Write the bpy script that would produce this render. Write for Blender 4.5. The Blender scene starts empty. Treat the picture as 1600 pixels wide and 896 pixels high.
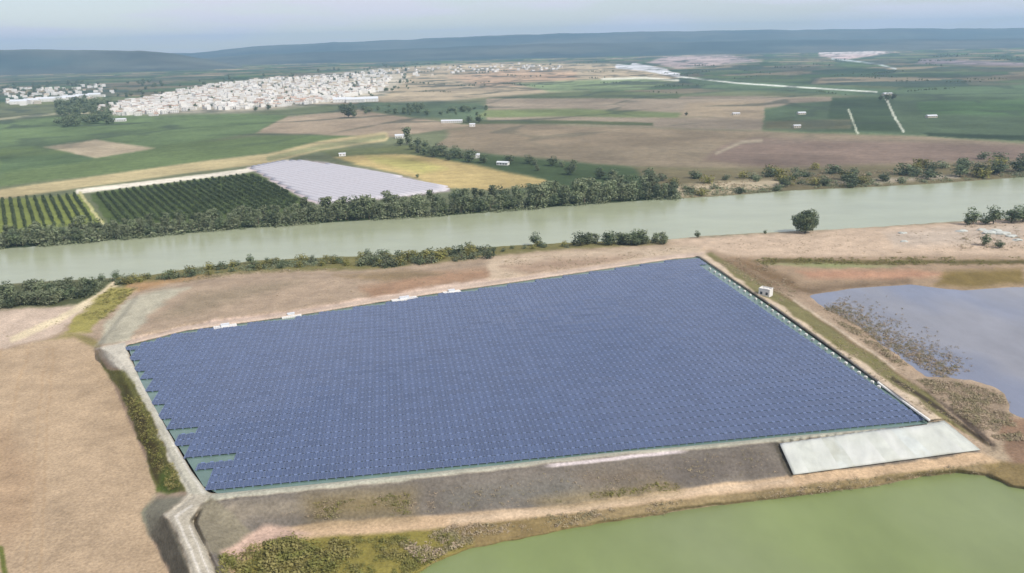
import bpy, bmesh, math, random
import numpy as np
from mathutils import Vector, Matrix
random.seed(7); RN = np.random.RandomState(11)
S = bpy.context.scene; COL = S.collection

# ------------------------------------------------------------------ camera
F, H = 1256.0, 120.0                       # focal length in photo pixels (1600 wide), height over the reservoir
YL, YR = 86.0, 50.0                        # true horizon at the left and right edge
ROLL = math.atan((YL-YR)/1600); PITCH = math.atan((448-(YL+YR)/2)*math.cos(ROLL)/F)
cam = bpy.data.cameras.new('camera'); co = bpy.data.objects.new('camera', cam); COL.objects.link(co)
cam.sensor_width = 36; cam.lens = 36*F/1600; cam.clip_start = 1; cam.clip_end = 90000
cr, sr, cp, sp = math.cos(ROLL), math.sin(ROLL), math.cos(PITCH), math.sin(PITCH)
def axes(u, v):                            # image-plane offsets to a world direction
    u2 = u*cr+v*sr; v2 = -u*sr+v*cr
    return u2, cp+v2*sp, -sp+v2*cp
X = Vector(axes(1, 0))-Vector(axes(0, 0)); Y = Vector(axes(0, 1))-Vector(axes(0, 0)); Zc = -Vector(axes(0, 0))
co.matrix_world = Matrix(((X.x, Y.x, Zc.x, 0), (X.y, Y.y, Zc.y, 0), (X.z, Y.z, Zc.z, H), (0, 0, 0, 1)))
S.camera = co

# ------------------------------------------------------------------ sky, sun, exposure
SUN_EL, SUN_AZ = 46, 128                   # degrees; azimuth clockwise from +Y (the view direction)
w = bpy.data.worlds.new('World'); S.world = w; w.use_nodes = True
nt = w.node_tree; bg = nt.nodes['Background']
sky = nt.nodes.new('ShaderNodeTexSky'); sky.sky_type = 'NISHITA'; sky.sun_disc = False
sky.sun_elevation = math.radians(SUN_EL); sky.sun_rotation = math.radians(SUN_AZ)
sky.altitude = 150; sky.air_density = 1.0; sky.dust_density = 0.3; sky.ozone_density = 1.5
# thin high cloud: whitens the sky in soft bands
tc = nt.nodes.new('ShaderNodeTexCoord'); mp = nt.nodes.new('ShaderNodeMapping'); mp.inputs['Scale'].default_value = (3.4, 3.4, 30)
nz = nt.nodes.new('ShaderNodeTexNoise'); nz.inputs['Scale'].default_value = 1.6; nz.inputs['Detail'].default_value = 5
rp = nt.nodes.new('ShaderNodeMapRange'); rp.inputs[1].default_value = 0.42; rp.inputs[2].default_value = 0.6; rp.inputs[3].default_value = 0.45; rp.inputs[4].default_value = 1.0
mx = nt.nodes.new('ShaderNodeMix'); mx.data_type = 'RGBA'; mx.inputs[7].default_value = (7.3, 7.2, 8.0, 1)
nt.links.new(tc.outputs['Generated'], mp.inputs[0]); nt.links.new(mp.outputs[0], nz.inputs['Vector'])
nt.links.new(nz.outputs[0], rp.inputs[0]); nt.links.new(rp.outputs[0], mx.inputs[0]); nt.links.new(sky.outputs[0], mx.inputs[6])
nt.links.new(mx.outputs[2], bg.inputs[0]); bg.inputs[1].default_value = 0.085
sl = bpy.data.lights.new('sun', 'SUN'); sl.energy = 3.2; sl.angle = math.radians(0.6); sl.color = (1, .95, .87)
so = bpy.data.objects.new('sun', sl); COL.objects.link(so)
e, a = math.radians(SUN_EL), math.radians(SUN_AZ)
so.rotation_euler = Vector((math.sin(a)*math.cos(e), math.cos(a)*math.cos(e), math.sin(e))).to_track_quat('Z', 'Y').to_euler()
S.view_settings.view_transform = 'Standard'; S.view_settings.look = 'None'; S.view_settings.exposure = 0.43; S.view_settings.gamma = 1

# ------------------------------------------------------------------ helpers
def at(x, y, z=0.0):                       # a photo pixel dropped on the plane at height z (numpy friendly)
    u = (x-800)/F; v = (448-y)/F
    dx, dy, dz = axes(u, v); t = (z-H)/dz
    return dx*t, dy*t, z
def pt(x, y, z=0.0): return Vector(at(x, y, z))
def yh(x): return YL+(YR-YL)*x/1600        # horizon line
def s2l(c):
    c = np.asarray(c, float)/255.0
    return np.where(c <= 0.04045, c/12.92, ((c+0.055)/1.055)**2.4)
def tag(o, label=None, cat=None, group=None, kind=None):
    for k, v in (('label', label), ('category', cat), ('group', group), ('kind', kind)):
        if v: o[k] = v
    return o
def link(name, me, parent=None):
    o = bpy.data.objects.new(name, me); COL.objects.link(o)
    if parent: o.parent = parent
    return o
def empty(name, loc, rz=0.0):
    o = bpy.data.objects.new(name, None); COL.objects.link(o); o.location = loc; o.rotation_euler = (0, 0, rz)
    o.empty_display_size = .5
    return o
def copy_tree(o, parent=None):
    c = o.copy(); COL.objects.link(c)
    if parent: c.parent = parent
    for ch in list(KIDS.get(o.name, [])): copy_tree(ch, c)
    return c
KIDS = {}
def child(name, me, parent):
    o = link(name, me, parent); KIDS.setdefault(parent.name, []).append(o); return o
class MB:
    def __init__(s): s.v = []; s.f = []; s.m = []
    def box(s, c, d, m=0, rz=0.0):
        b = len(s.v); x, y, z = d[0]/2, d[1]/2, d[2]/2; ca, sa = math.cos(rz), math.sin(rz)
        for q in ((-x,-y,-z),(x,-y,-z),(x,y,-z),(-x,y,-z),(-x,-y,z),(x,-y,z),(x,y,z),(-x,y,z)):
            s.v.append((c[0]+q[0]*ca-q[1]*sa, c[1]+q[0]*sa+q[1]*ca, c[2]+q[2]))
        for q in ((0,3,2,1),(4,5,6,7),(0,1,5,4),(1,2,6,5),(2,3,7,6),(3,0,4,7)):
            s.f.append(tuple(b+i for i in q)); s.m.append(m)
    def poly(s, pts, m=0):
        b = len(s.v); s.v += [tuple(p) for p in pts]; s.f.append(tuple(range(b, b+len(pts)))); s.m.append(m)
    def tube(s, p, q, r0, r1, n=7, m=0):
        p, q = Vector(p), Vector(q); d = (q-p).normalized(); a = d.orthogonal().normalized(); c = d.cross(a); b = len(s.v)
        for o, r in ((p, r0), (q, r1)):
            for i in range(n):
                t = 2*math.pi*i/n; s.v.append(tuple(o+(a*math.cos(t)+c*math.sin(t))*r))
        for i in range(n):
            j = (i+1) % n; s.f.append((b+i, b+j, b+n+j, b+n+i)); s.m.append(m)
        s.f.append(tuple(b+n+i for i in range(n))); s.m.append(m)
    def mesh(s, name, mats, smooth=False):
        me = bpy.data.meshes.new(name); me.from_pydata(s.v, [], s.f)
        for x in (mats if isinstance(mats, (list, tuple)) else [mats]): me.materials.append(x)
        me.polygons.foreach_set('material_index', s.m)
        if smooth: me.polygons.foreach_set('use_smooth', [True]*len(s.f))
        me.update(); return me

# ------------------------------------------------------------------ materials
def mat(name, rgb, rough=.8, spec=.3, var=.25, scale=.5, bump=0.0, bscale=2.0, metallic=0.0, second=None, attr=None, rnd=0.0, detail=6, coord='Object', stretch=None, transl=0.0):
    m = bpy.data.materials.new(name); m.use_nodes = True; n = m.node_tree.nodes; l = m.node_tree.links
    p = n['Principled BSDF']; p.inputs['Roughness'].default_value = rough; p.inputs['Specular IOR Level'].default_value = spec; p.inputs['Metallic'].default_value = metallic
    geo = n.new('ShaderNodeNewGeometry') if coord == 'World' else n.new('ShaderNodeTexCoord')
    vec = geo.outputs['Position'] if coord == 'World' else geo.outputs['Object']
    if stretch:
        mpn = n.new('ShaderNodeMapping'); mpn.inputs['Scale'].default_value = stretch[:3]; mpn.inputs['Rotation'].default_value = (0, 0, stretch[3] if len(stretch) > 3 else 0)
        l.new(vec, mpn.inputs[0]); vec = mpn.outputs[0]
    t = n.new('ShaderNodeTexNoise'); t.inputs['Scale'].default_value = scale; t.inputs['Detail'].default_value = detail; t.inputs['Roughness'].default_value = .6
    l.new(vec, t.inputs['Vector'])
    r = n.new('ShaderNodeMapRange'); r.inputs[1].default_value = .3; r.inputs[2].default_value = .7; r.inputs[3].default_value = 1-var; r.inputs[4].default_value = 1+var
    l.new(t.outputs[0], r.inputs[0])
    if attr:
        tf = n.new('ShaderNodeTexNoise'); tf.inputs['Scale'].default_value = 1.1; tf.inputs['Detail'].default_value = 6; tf.inputs['Roughness'].default_value = .7; l.new(vec, tf.inputs['Vector'])
        rf_ = n.new('ShaderNodeMapRange'); rf_.inputs[1].default_value = .32; rf_.inputs[2].default_value = .68; rf_.inputs[3].default_value = .74; rf_.inputs[4].default_value = 1.26; l.new(tf.outputs[0], rf_.inputs[0])
        mf = n.new('ShaderNodeMath'); mf.operation = 'MULTIPLY'; l.new(rf_.outputs[0], mf.inputs[0]); l.new(r.outputs[0], mf.inputs[1]); r = mf
        base = n.new('ShaderNodeAttribute'); base.attribute_name = attr; bc = base.outputs['Color']
    else:
        base = n.new('ShaderNodeRGB'); base.outputs[0].default_value = (*rgb, 1); bc = base.outputs[0]
    if second:
        t2 = n.new('ShaderNodeTexNoise'); t2.inputs['Scale'].default_value = scale*.35; t2.inputs['Detail'].default_value = 4; l.new(vec, t2.inputs['Vector'])
        r2 = n.new('ShaderNodeMapRange'); r2.inputs[1].default_value = .42; r2.inputs[2].default_value = .6; l.new(t2.outputs[0], r2.inputs[0])
        mm = n.new('ShaderNodeMix'); mm.data_type = 'RGBA'; mm.inputs[7].default_value = (*second, 1); l.new(r2.outputs[0], mm.inputs[0]); l.new(bc, mm.inputs[6]); bc = mm.outputs[2]
    fac = r.outputs[0]
    if rnd:
        oi = n.new('ShaderNodeObjectInfo'); ro = n.new('ShaderNodeMapRange'); ro.inputs[3].default_value = 1-rnd; ro.inputs[4].default_value = 1+rnd
        l.new(oi.outputs['Random'], ro.inputs[0]); mu = n.new('ShaderNodeMath'); mu.operation = 'MULTIPLY'; l.new(ro.outputs[0], mu.inputs[0]); l.new(fac, mu.inputs[1]); fac = mu.outputs[0]
    vm = n.new('ShaderNodeVectorMath'); vm.operation = 'SCALE'; l.new(bc, vm.inputs[0]); l.new(fac, vm.inputs['Scale'])
    l.new(vm.outputs[0], p.inputs['Base Color'])
    if bump:
        tb = n.new('ShaderNodeTexNoise'); tb.inputs['Scale'].default_value = bscale; tb.inputs['Detail'].default_value = 4; l.new(vec, tb.inputs['Vector'])
        b = n.new('ShaderNodeBump'); b.inputs['Strength'].default_value = 1; b.inputs['Distance'].default_value = bump; l.new(tb.outputs[0], b.inputs['Height']); l.new(b.outputs[0], p.inputs['Normal'])
    if transl:
        out = n['Material Output']; ts = n.new('ShaderNodeBsdfTranslucent'); ms = n.new('ShaderNodeMixShader'); ms.inputs[0].default_value = transl
        l.new(vm.outputs[0], ts.inputs[0]); l.new(p.outputs[0], ms.inputs[1]); l.new(ts.outputs[0], ms.inputs[2]); l.new(ms.outputs[0], out.inputs[0])
    return m
K = 0.72                                   # seen colour -> surface colour
def A(r, g, b, k=None): return tuple(float(q) for q in s2l((r, g, b))*(k or K))
M = {}
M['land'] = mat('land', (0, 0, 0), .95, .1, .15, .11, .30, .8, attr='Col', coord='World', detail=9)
M['river'] = mat('river_water', A(178, 184, 152), .22, .5, .07, .02, .05, .35, coord='World', stretch=(1, 2.2, 1, -.35))
M['pond_green'] = mat('pond_water', A(136, 150, 94), .45, .35, .12, .04, .03, .5, coord='World', stretch=(1, .6, 1, .4), second=A(142, 154, 106))
M['pond_blue'] = mat('shallow_water', A(132, 138, 156), .2, .5, .14, .06, .06, .7, coord='World', stretch=(1, .5, 1, .3), second=A(146, 146, 152))
M['res'] = mat('reservoir_water', A(112, 138, 128, .7), .12, .5, .15, .2, .03, 1.0, coord='World')
M['conc'] = mat('pale_concrete', A(205, 208, 200), .85, .2, .10, .35, .03, 3, coord='World')
M['sheet'] = mat('white_liner', A(212, 214, 208), .6, .3, .10, .25, .12, .5, coord='World', stretch=(1, .35, 1, .15), second=A(200, 203, 194))
M['wall'] = mat('white_wall', (.72, .70, .66), .85, .2, .08, 2, rnd=.12)
M['wall2'] = mat('cream_wall', (.60, .54, .45), .85, .2, .08, 2, rnd=.15)
M['tile'] = mat('clay_tile', (.42, .29, .22), .85, .2, .2, 2, rnd=.25)
M['glass'] = mat('dark_window', (.04, .05, .06), .2, .5, .1, 2)
M['frame'] = mat('panel_frame', (.17, .21, .31), .45, .5, .05, 2)
M['metal'] = mat('pale_metal', (.62, .64, .66), .4, .5, .06, 2)
M['bark'] = mat('bark', (.12, .09, .065), .9, .1, .3, 3)
M['leaf'] = mat('leaf_grey_green', (.165, .195, .105), .6, .25, .45, .55, rnd=.28, second=(.22, .235, .14), transl=.25)
M['leaf_d'] = mat('leaf_dark', (.090, .120, .062), .6, .25, .45, .55, rnd=.35, second=(.15, .175, .085), transl=.15)
M['leaf_y'] = mat('leaf_olive', (.20, .20, .055), .65, .2, .4, .5, rnd=.25, second=(.28, .245, .09), transl=.2)
M['leaf_dry'] = mat('dry_scrub', (.42, .33, .23), .8, .1, .3, .8, rnd=.25, second=(.30, .26, .15))
M['citrus'] = mat('leaf_citrus', (.075, .105, .045), .6, .25, .35, .8, rnd=.2, second=(.11, .14, .06), transl=.15)
M['float'] = mat('grey_float', A(124, 142, 182), .6, .3, .08, 1.0)
M['plastic'] = mat('plastic_film', A(212, 208, 212), .45, .35, .05, .3)

def panel_material():
    m = bpy.data.materials.new('solar_cells'); m.use_nodes = True; n = m.node_tree.nodes; l = m.node_tree.links; p = n['Principled BSDF']
    uv = n.new('ShaderNodeTexCoord'); br = n.new('ShaderNodeTexBrick'); br.offset = 0; br.inputs['Scale'].default_value = 1
    br.inputs['Brick Width'].default_value = .165; br.inputs['Row Height'].default_value = .165; br.inputs['Mortar Size'].default_value = .006
    br.inputs['Color1'].default_value = (.026, .049, .118, 1); br.inputs['Color2'].default_value = (.031, .056, .132, 1); br.inputs['Mortar'].default_value = (.20, .24, .32, 1)
    oi = n.new('ShaderNodeObjectInfo'); ro = n.new('ShaderNodeMapRange'); ro.inputs[3].default_value = .9; ro.inputs[4].default_value = 1.12
    vm = n.new('ShaderNodeVectorMath'); vm.operation = 'SCALE'
    l.new(uv.outputs['Object'], br.inputs['Vector']); l.new(oi.outputs['Random'], ro.inputs[0]); l.new(br.outputs[0], vm.inputs[0]); l.new(ro.outputs[0], vm.inputs['Scale'])
    l.new(vm.outputs[0], p.inputs['Base Color']); p.inputs['Roughness'].default_value = .16; p.inputs['IOR'].default_value = 1.5
    p.inputs['Coat Weight'].default_value = .5; p.inputs['Coat Roughness'].default_value = .08
    return m
M['cells'] = panel_material()

# ------------------------------------------------------------------ value noise in numpy
_T = RN.rand(256, 256)
def vnoise(x, y):
    xi = np.floor(x).astype(int); yi = np.floor(y).astype(int); fx = x-xi; fy = y-yi; fx = fx*fx*(3-2*fx); fy = fy*fy*(3-2*fy)
    g = lambda i, j: _T[i % 256, j % 256]
    return (g(xi, yi)*(1-fx)+g(xi+1, yi)*fx)*(1-fy)+(g(xi, yi+1)*(1-fx)+g(xi+1, yi+1)*fx)*fy
def fbm(x, y, o=4):
    r = 0; a = .5
    for i in range(o): r = r+a*vnoise(x*2**i+17*i, y*2**i+9*i); a *= .5
    return r
def sdist(P, x, y):                        # signed distance to a closed outline, negative inside
    P = np.asarray(P, float); d = np.full(x.shape, 1e9); ins = np.zeros(x.shape, bool)
    for i in range(len(P)):
        ax, ay = P[i]; bx, by = P[(i+1) % len(P)]; ex, ey = bx-ax, by-ay
        t = np.clip(((x-ax)*ex+(y-ay)*ey)/(ex*ex+ey*ey+1e-9), 0, 1)
        d = np.minimum(d, (x-ax-t*ex)**2+(y-ay-t*ey)**2)
        if ay != by: ins ^= ((ay > y) != (by > y)) & (x < (bx-ax)*(y-ay)/(by-ay)+ax)
    d = np.sqrt(d); return np.where(ins, -d, d)
def ldist(P, x, y):
    P = np.asarray(P, float); d = np.full(x.shape, 1e9)
    for i in range(len(P)-1):
        ax, ay = P[i]; bx, by = P[i+1]; ex, ey = bx-ax, by-ay
        t = np.clip(((x-ax)*ex+(y-ay)*ey)/(ex*ex+ey*ey+1e-9), 0, 1)
        d = np.minimum(d, (x-ax-t*ex)**2+(y-ay-t*ey)**2)
    return np.sqrt(d)

# ------------------------------------------------------------------ the lie of the land
# outlines traced on the photograph, dropped on the ground at their heights
G, ZR, ZP, ZB = -8.0, -9.2, -7.6, -6.7     # plain, river, green pond, shallow right pond
ARR = [(207,541),(290,520),(350,512),(460,497),(640,468),(860,436),(1050,408),(1085,405),(1130,440),(1200,487),(1300,560),(1400,632),(1436,654),(1220,674),(1080,687),(940,700),(780,717),(520,744),(350,761),(322,735),(300,712),(285,690),(262,655),(240,610),(215,565)]
RFAR = [(-700,462),(-300,424),(0,390),(100,383),(200,375),(300,365),(400,357),(500,350),(600,344),(700,338),(800,330),(900,322),(1000,315),(1060,312),(1150,306),(1240,299),(1350,294),(1450,289),(1600,278),(1900,262),(2300,242)]
RNEAR = [(-700,520),(-300,476),(0,446),(80,440),(160,436),(220,432),(300,420),(400,408),(500,403),(600,400),(700,391),(800,384),(900,379),(1050,375),(1100,369),(1200,364),(1300,359),(1400,353),(1500,346),(1600,340),(1900,322),(2300,300)]
PLAINS = RNEAR
FIELD = [(-700,610),(0,549),(60,533),(110,527),(150,546),(160,562),(178,605),(217,695),(250,768),(226,802),(236,842),(264,896),(300,980),(330,1300),(-700,1300)]
POND = [(560,1300),(600,960),(640,902),(668,882),(725,858),(800,842),(900,824),(1000,810),(1080,797),(1200,782),(1280,772),(1380,757),(1440,744),(1500,737),(1545,744),(1580,760),(1620,768),(2300,800),(2300,1300)]
POND2 = [(1262,464),(1330,452),(1420,446),(1500,455),(1600,449),(2300,430),(2300,800),(1700,668),(1600,655),(1580,648),(1572,618),(1545,600),(1490,592),(1450,590),(1420,566),(1380,540),(1345,512),(1300,488)]
def band(A_, zA, B_, zB): return (A_+B_[::-1], A_, zA, B_, zB)

cols = np.concatenate([np.arange(-700, -10, 14.0), np.arange(-10, 1610, 2.0), np.arange(1612, 2301, 14.0)])
rows = np.concatenate([np.arange(12, 140, 1.0), np.arange(140, 400, 1.4), np.arange(400, 870, 1.5), np.arange(870, 1150, 10)])
GX, V = np.meshgrid(cols, rows); GY = yh(GX)+V
wx, wy, _ = at(GX, GY, G)
n1 = fbm(wx/18, wy/18, 5)-.47; n2 = fbm(wx/60+5, wy/60, 4)-.47; n3 = fbm(wx/4+3, wy/4, 3)-.44
sc = np.clip(V/250, .12, 2.0)              # edge raggedness grows towards the camera
PX = GX+n1*14*sc+n3*5*sc; PY = GY+n2*5*sc+n3*3*sc
Zm = np.full(GX.shape, G)
def fill(P, soft=1.5, wob=True):
    x, y = (PX, PY) if wob else (GX, GY)
    return np.clip(.5-sdist(P, x, y)/(2*soft), 0, 1)
def setz(P, z, soft=2, wob=False):
    global Zm; a_ = fill(P, soft, wob); Zm = Zm*(1-a_)+z*a_
def setband(A_, zA, B_, zB):
    global Zm
    ins = sdist(A_+B_[::-1], GX, GY) < 0; d1 = ldist(A_, GX, GY); d2 = ldist(B_, GX, GY)
    Zm = np.where(ins, zA+(zB-zA)*d1/(d1+d2+1e-6), Zm)
BACK = [(-700,585),(-300,545),(0,512),(110,500),(160,500),(200,470),(300,450),(400,432),(520,426),(640,424),(760,408),(860,398),(1000,392),(1090,388),(1200,395),(1300,400),(1600,395),(2300,380)]
# near side of the river: bank rises to a bench
LOWEDGE = [(-700,1300),(-700,585)]
near_poly = RNEAR+[(2300,1300),(-700,1300)]
setz(near_poly, -6.2, 3)
setband(RNEAR, -8.6, [(x, y+16) for x, y in RNEAR], -6.2)
setz(FIELD, -6.2, 3)
# bench behind the reservoir
ARRB = [(150,548),(207,530),(290,509),(350,500),(460,486),(640,457),(860,426),(1050,398),(1100,394)]
BENCH = [(170,520),(215,462),(320,440),(480,430),(640,426),(760,412),(880,402),(1000,393),(1100,386)]
setband(BENCH, -3.5, ARRB, 1.3)
setz(ARRB+ARR[7::-1], 1.0, 2)
# levee on the right: crest track, outer slope, ditch
LIN = [(1085,400),(1140,437),(1210,484),(1310,555),(1405,625),(1450,660)]
LCR = [(1098,396),(1152,435),(1222,481),(1324,551),(1418,618),(1476,656)]
LDT = [(1108,394),(1180,438),(1256,484),(1356,551),(1440,612),(1530,690)]
setband(LCR, 1.3, LDT, -5.6)
setz(LIN+LCR[::-1], 1.3, 1)
SH = [(1110,392),(1200,438),(1258,462),(1310,495),(1370,508),(1440,560),(1490,596),(1572,618),(1600,655),(1620,768),(1540,742),(1590,705),(1540,650),(1470,605),(1385,548),(1290,488),(1200,438)]
# front embankment
FIN = [(300,770),(345,769),(520,752),(780,725),(940,707),(1080,695),(1220,681),(1450,661)]
FOUT = [(395,1000),(352,920),(324,860),(304,816),(318,786),(352,781),(520,763),(780,736),(940,717),(1080,704),(1215,692),(1475,658)]
FBOT = [(410,1000),(372,920),(352,872),(400,834),(480,816),(600,808),(700,802),(900,785),(1100,762),(1240,744),(1400,724),(1532,706)]
FTRK = [(430,1000),(390,920),(372,884),(420,850),(500,838),(600,832),(700,823),(800,810),(900,801),(1080,781),(1240,762),(1400,740),(1560,722)]
setband(FTRK, -5.2, [(560,960),(668,882),(725,858),(800,842),(900,824),(1080,797),(1280,772),(1440,744),(1545,744)], -7.0)
setband(FBOT, -5.0, FTRK, -5.2)
setband(FOUT, 1.3, FBOT, -5.0)
setz(FIN+FOUT[:3:-1], 1.3, 1)
# left levee: crest road and grassy outer slope, then the road turning down to the bottom left
LFI = [(196,536),(225,600),(262,668),(300,735),(330,772)]
LFO = [(158,546),(190,575),(232,655),(272,728),(300,775),(262,806),(284,860),(312,920),(350,1000)]
LFB = [(150,548),(172,592),(217,690),(252,768),(228,802),(240,845),(268,905),(300,1000)]
LFR = [(330,772),(300,815),(322,860),(350,920),(395,1000)]
setband(LFO, 1.3, LFB, -6.0)
setz(LFI+LFR[1:]+LFO[::-1], 1.3, 2)
Zm = Zm-1.6*np.exp(-(ldist([(1405,592),(1450,622),(1500,656),(1548,698)], GX, GY)/5)**2)
setz(ARR, -.9, 4)
setz(POND2, ZB-.5, 3, True)
setz(POND, ZP-.7, 3, True)
river_poly = RFAR+RNEAR[::-1]
setz(river_poly, ZR-1, 3)
setband([(x, y-7) for x, y in RFAR], G, RFAR, ZR-.3)
# gentle rise under the town
Zm = Zm+16*np.exp(-(((GX-470)/190)**2+((GY-138)/26)**2))*(V > 18)+14*np.exp(-(((GX-900)/240)**2+((GY-112)/16)**2))*(V > 18)
# small relief on the near ground
rel = np.clip((V-230)/120, 0, 1)*(sdist(FIELD, GX, GY) > 0)*(sdist(ARR, GX, GY) > 6)
Zm = Zm+rel*(n3*.9+n1*.8)*np.where(np.abs(Zm-1.3) < .05, .15, 1)

# surface colours, as seen: (outline, colour, softness)
C = np.zeros(GX.shape+(3,))
# patchwork of small far fields
ang = .55; ux = (wx*math.cos(ang)+wy*math.sin(ang))/330; uy = (-wx*math.sin(ang)+wy*math.cos(ang))/240
sec = np.full(GX.shape, 1e9); best = np.full(GX.shape, 1e9); cid = np.zeros(GX.shape, int); ix = np.floor(ux).astype(int); iy = np.floor(uy).astype(int)
for dx in (-1, 0, 1):
    for dy in (-1, 0, 1):
        jx, jy = ix+dx, iy+dy; rx = _T[jx % 256, jy % 256]; ry = _T[(jx+77) % 256, (jy+31) % 256]
        d = np.abs(jx+.5+(rx-.5)*.7-ux)+np.abs(jy+.5+(ry-.5)*.7-uy)
        k = d < best; sec = np.where(k, best, np.minimum(sec, d)); best = np.where(k, d, best); cid = np.where(k, (jx*91+jy*57) % 997, cid)
pal = np.array([(112,122,92),(88,108,80),(134,126,106),(78,98,74),(126,120,100),(98,116,84),(150,140,118),(84,100,86),(108,112,94),(70,92,70)])
pal = pal*.88
C[:] = pal[(cid*7) % 10]
def paint(P, c, soft=1.2, wob=True):
    a_ = fill(P, soft, wob)[..., None]; C[:] = C*(1-a_)+np.array(c, float)*a_
def stroke(P, wd, c, soft=1.0):
    a_ = np.clip((wd/2+soft/2-ldist(P, PX*.4+GX*.6, PY*.4+GY*.6))/soft, 0, 1)[..., None]; C[:] = C*(1-a_)+np.array(c, float)*a_
# beyond the river
paint([(-700,185),(0,168),(100,162),(200,176),(330,172),(440,178),(640,172),(700,160),(760,150),(1000,150),(1200,140),(1390,148),(1600,140),(2300,130),(2300,300),(-700,500)], (112,118,90), 2)
paint([(-700,200),(0,190),(80,182),(330,176),(450,180),(400,208),(250,232),(0,262),(-700,330)], (104,122,84), 2)
paint([(-700,240),(0,232),(240,228),(420,212),(560,212),(440,236),(250,262),(0,292),(-700,350)], (102,118,78), 2)
paint([(0,246),(200,236),(120,256),(0,270)], (88,106,74), 3)
paint([(68,230),(150,218),(242,232),(150,247)], (182,168,142), 1.5)
paint([(400,208),(450,182),(560,172),(640,184),(742,196),(620,214),(560,213)], (166,150,128), 1.2)
paint([(560,160),(750,162),(770,176),(750,190),(640,182),(560,168)], (92,108,84), 1.5)
paint([(740,192),(700,215),(680,228),(860,252),(1010,262),(1200,266),(1600,256),(2300,240),(2300,215),(1600,224),(1450,214),(1190,206)], (136,124,104), 1.5)
paint([(1150,215),(1600,226),(2300,216),(2300,235),(1600,250),(1200,262),(1100,250)], (128,112,100), 4)
paint([(700,200),(1000,198),(1190,206),(1160,222),(900,236),(700,222)], (146,132,110), 6)
paint([(760,152),(1180,150),(1240,152),(1390,150),(1300,166),(1195,168),(1190,204),(760,192)], (148,136,118), 1.5)
paint([(760,172),(900,170),(1060,176),(1190,172),(1190,180),(1060,184),(880,182),(740,184)], (112,122,84), 1.5)
paint([(720,188),(860,188),(1020,192),(1020,197),(860,194),(720,193)], (88,96,68), 1)
paint([(760,146),(960,142),(1070,147),(1060,154),(760,154)], (96,106,78), 1)
paint([(1195,172),(1240,162),(1390,152),(1600,150),(2300,140),(2300,212),(1600,216),(1440,212),(1195,203)], (86,102,78), 1.5)
paint([(1430,158),(1600,156),(2300,150),(2300,176),(1600,182),(1440,178)], (84,108,74), 3)
paint([(1300,152),(1385,150),(1410,206),(1290,204)], (72,88,66), 2)
paint([(1195,190),(1330,186),(1330,202),(1195,202)], (112,112,88), 2)
paint([(1440,208),(1600,212),(2300,204),(2300,214),(1600,220),(1450,213)], (58,72,56), 1)
paint([(1075,160),(1195,158),(1190,186),(1060,184)], (150,136,114), 3)
paint([(1060,120),(1400,140),(1600,132),(2300,120),(2300,140),(1600,152),(1390,152),(1100,140)], (92,110,84), 2)
paint([(1040,88),(1140,86),(1190,96),(1060,108),(1010,98)], (160,146,142), 2)
paint([(1440,92),(1600,98),(1600,104),(1430,100)], (132,122,124), 1.5)
paint([(1276,70),(1330,76),(1400,82),(1320,94),(1280,88)], (190,170,166), 1.5)
paint([(520,120),(640,104),(760,98),(960,100),(1040,118),(1060,128),(900,142),(700,158),(600,160),(540,150)], (170,156,132), 2)
paint([(700,120),(800,108),(900,112),(900,128),(760,138)], (176,152,128), 4)
paint([(800,130),(1000,122),(1060,128),(1000,140),(860,144)], (126,140,104), 2)
paint([(240,150),(330,132),(480,118),(600,108),(640,122),(600,150),(520,162),(380,176),(250,180),(160,180)], (176,168,150), 3)
paint([(0,160),(160,150),(160,160),(0,172)], (112,118,86), 1.5)
stroke([(0,186),(90,178),(180,176)], 3, (170,166,136))
stroke([(965,104),(1010,108),(1060,118)], 7, (228,222,224), 2)
stroke([(990,103),(1040,112)], 9, (238,232,234), 2)
stroke([(940,124),(1010,122),(1060,126)], 3, (206,206,190), 2)
stroke([(1060,120),(1150,130),(1240,136),(1370,144)], 2.2, (214,218,206))
stroke([(1400,70),(1480,73),(1600,70)], 3, (205,210,222), 2)
stroke([(1300,92),(1370,100),(1400,108)], 2, (180,190,190), 1.5)
stroke([(1326,172),(1333,190),(1340,208)], 3, (196,200,178))
stroke([(1384,152),(1396,180),(1412,206)], 3.5, (196,200,182))
stroke([(1190,220),(1160,222),(1120,240)], 4, (156,146,126), 3)
stroke([(600,214),(500,228),(420,248),(300,262),(130,286),(0,304),(-300,350)], 15, (184,170,130), 3)
stroke([(600,214),(500,230),(420,248)], 7, (150,150,112), 3)
paint([(-300,352),(0,312),(128,303),(162,348),(60,358),(-300,395)], (132,142,78), 1.5)
paint([(140,303),(380,272),(402,272),(482,312),(470,330),(300,348),(170,352)], (84,98,58), 1.5)
stroke([(122,300),(250,284),(380,268),(450,253)], 7, (226,218,200), 2)
stroke([(126,302),(142,326),(160,350)], 4.5, (196,190,140), 1.5)
paint([(385,262),(440,251),(478,250),(560,262),(700,290),(706,299),(600,312),(492,320)], (190,178,180), 2)
paint([(520,246),(600,238),(680,246),(780,264),(852,280),(852,290),(770,298),(704,294),(640,276),(560,258)], (192,172,120), 2)
paint([(570,244),(640,248),(700,264),(660,272),(590,256)], (184,176,112), 4)
paint([(640,226),(700,238),(850,248),(1010,266),(1060,300),(860,306),(852,280),(740,258),(640,240)], (76,92,62), 3)
paint([(500,236),(640,226),(760,252),(640,240),(520,245)], (106,112,76), 2)
paint([(990,262),(1200,264),(1600,254),(2300,240),(2300,268),(1600,282),(1400,292),(1240,300),(1040,314)], (118,110,84), 4)
paint([(1050,292),(1130,284),(1210,280),(1230,290),(1150,302),(1060,308)], (188,174,146), 3)
paint([(1280,284),(1360,280),(1500,272),(1500,278),(1360,288)], (168,158,138), 2)
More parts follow.
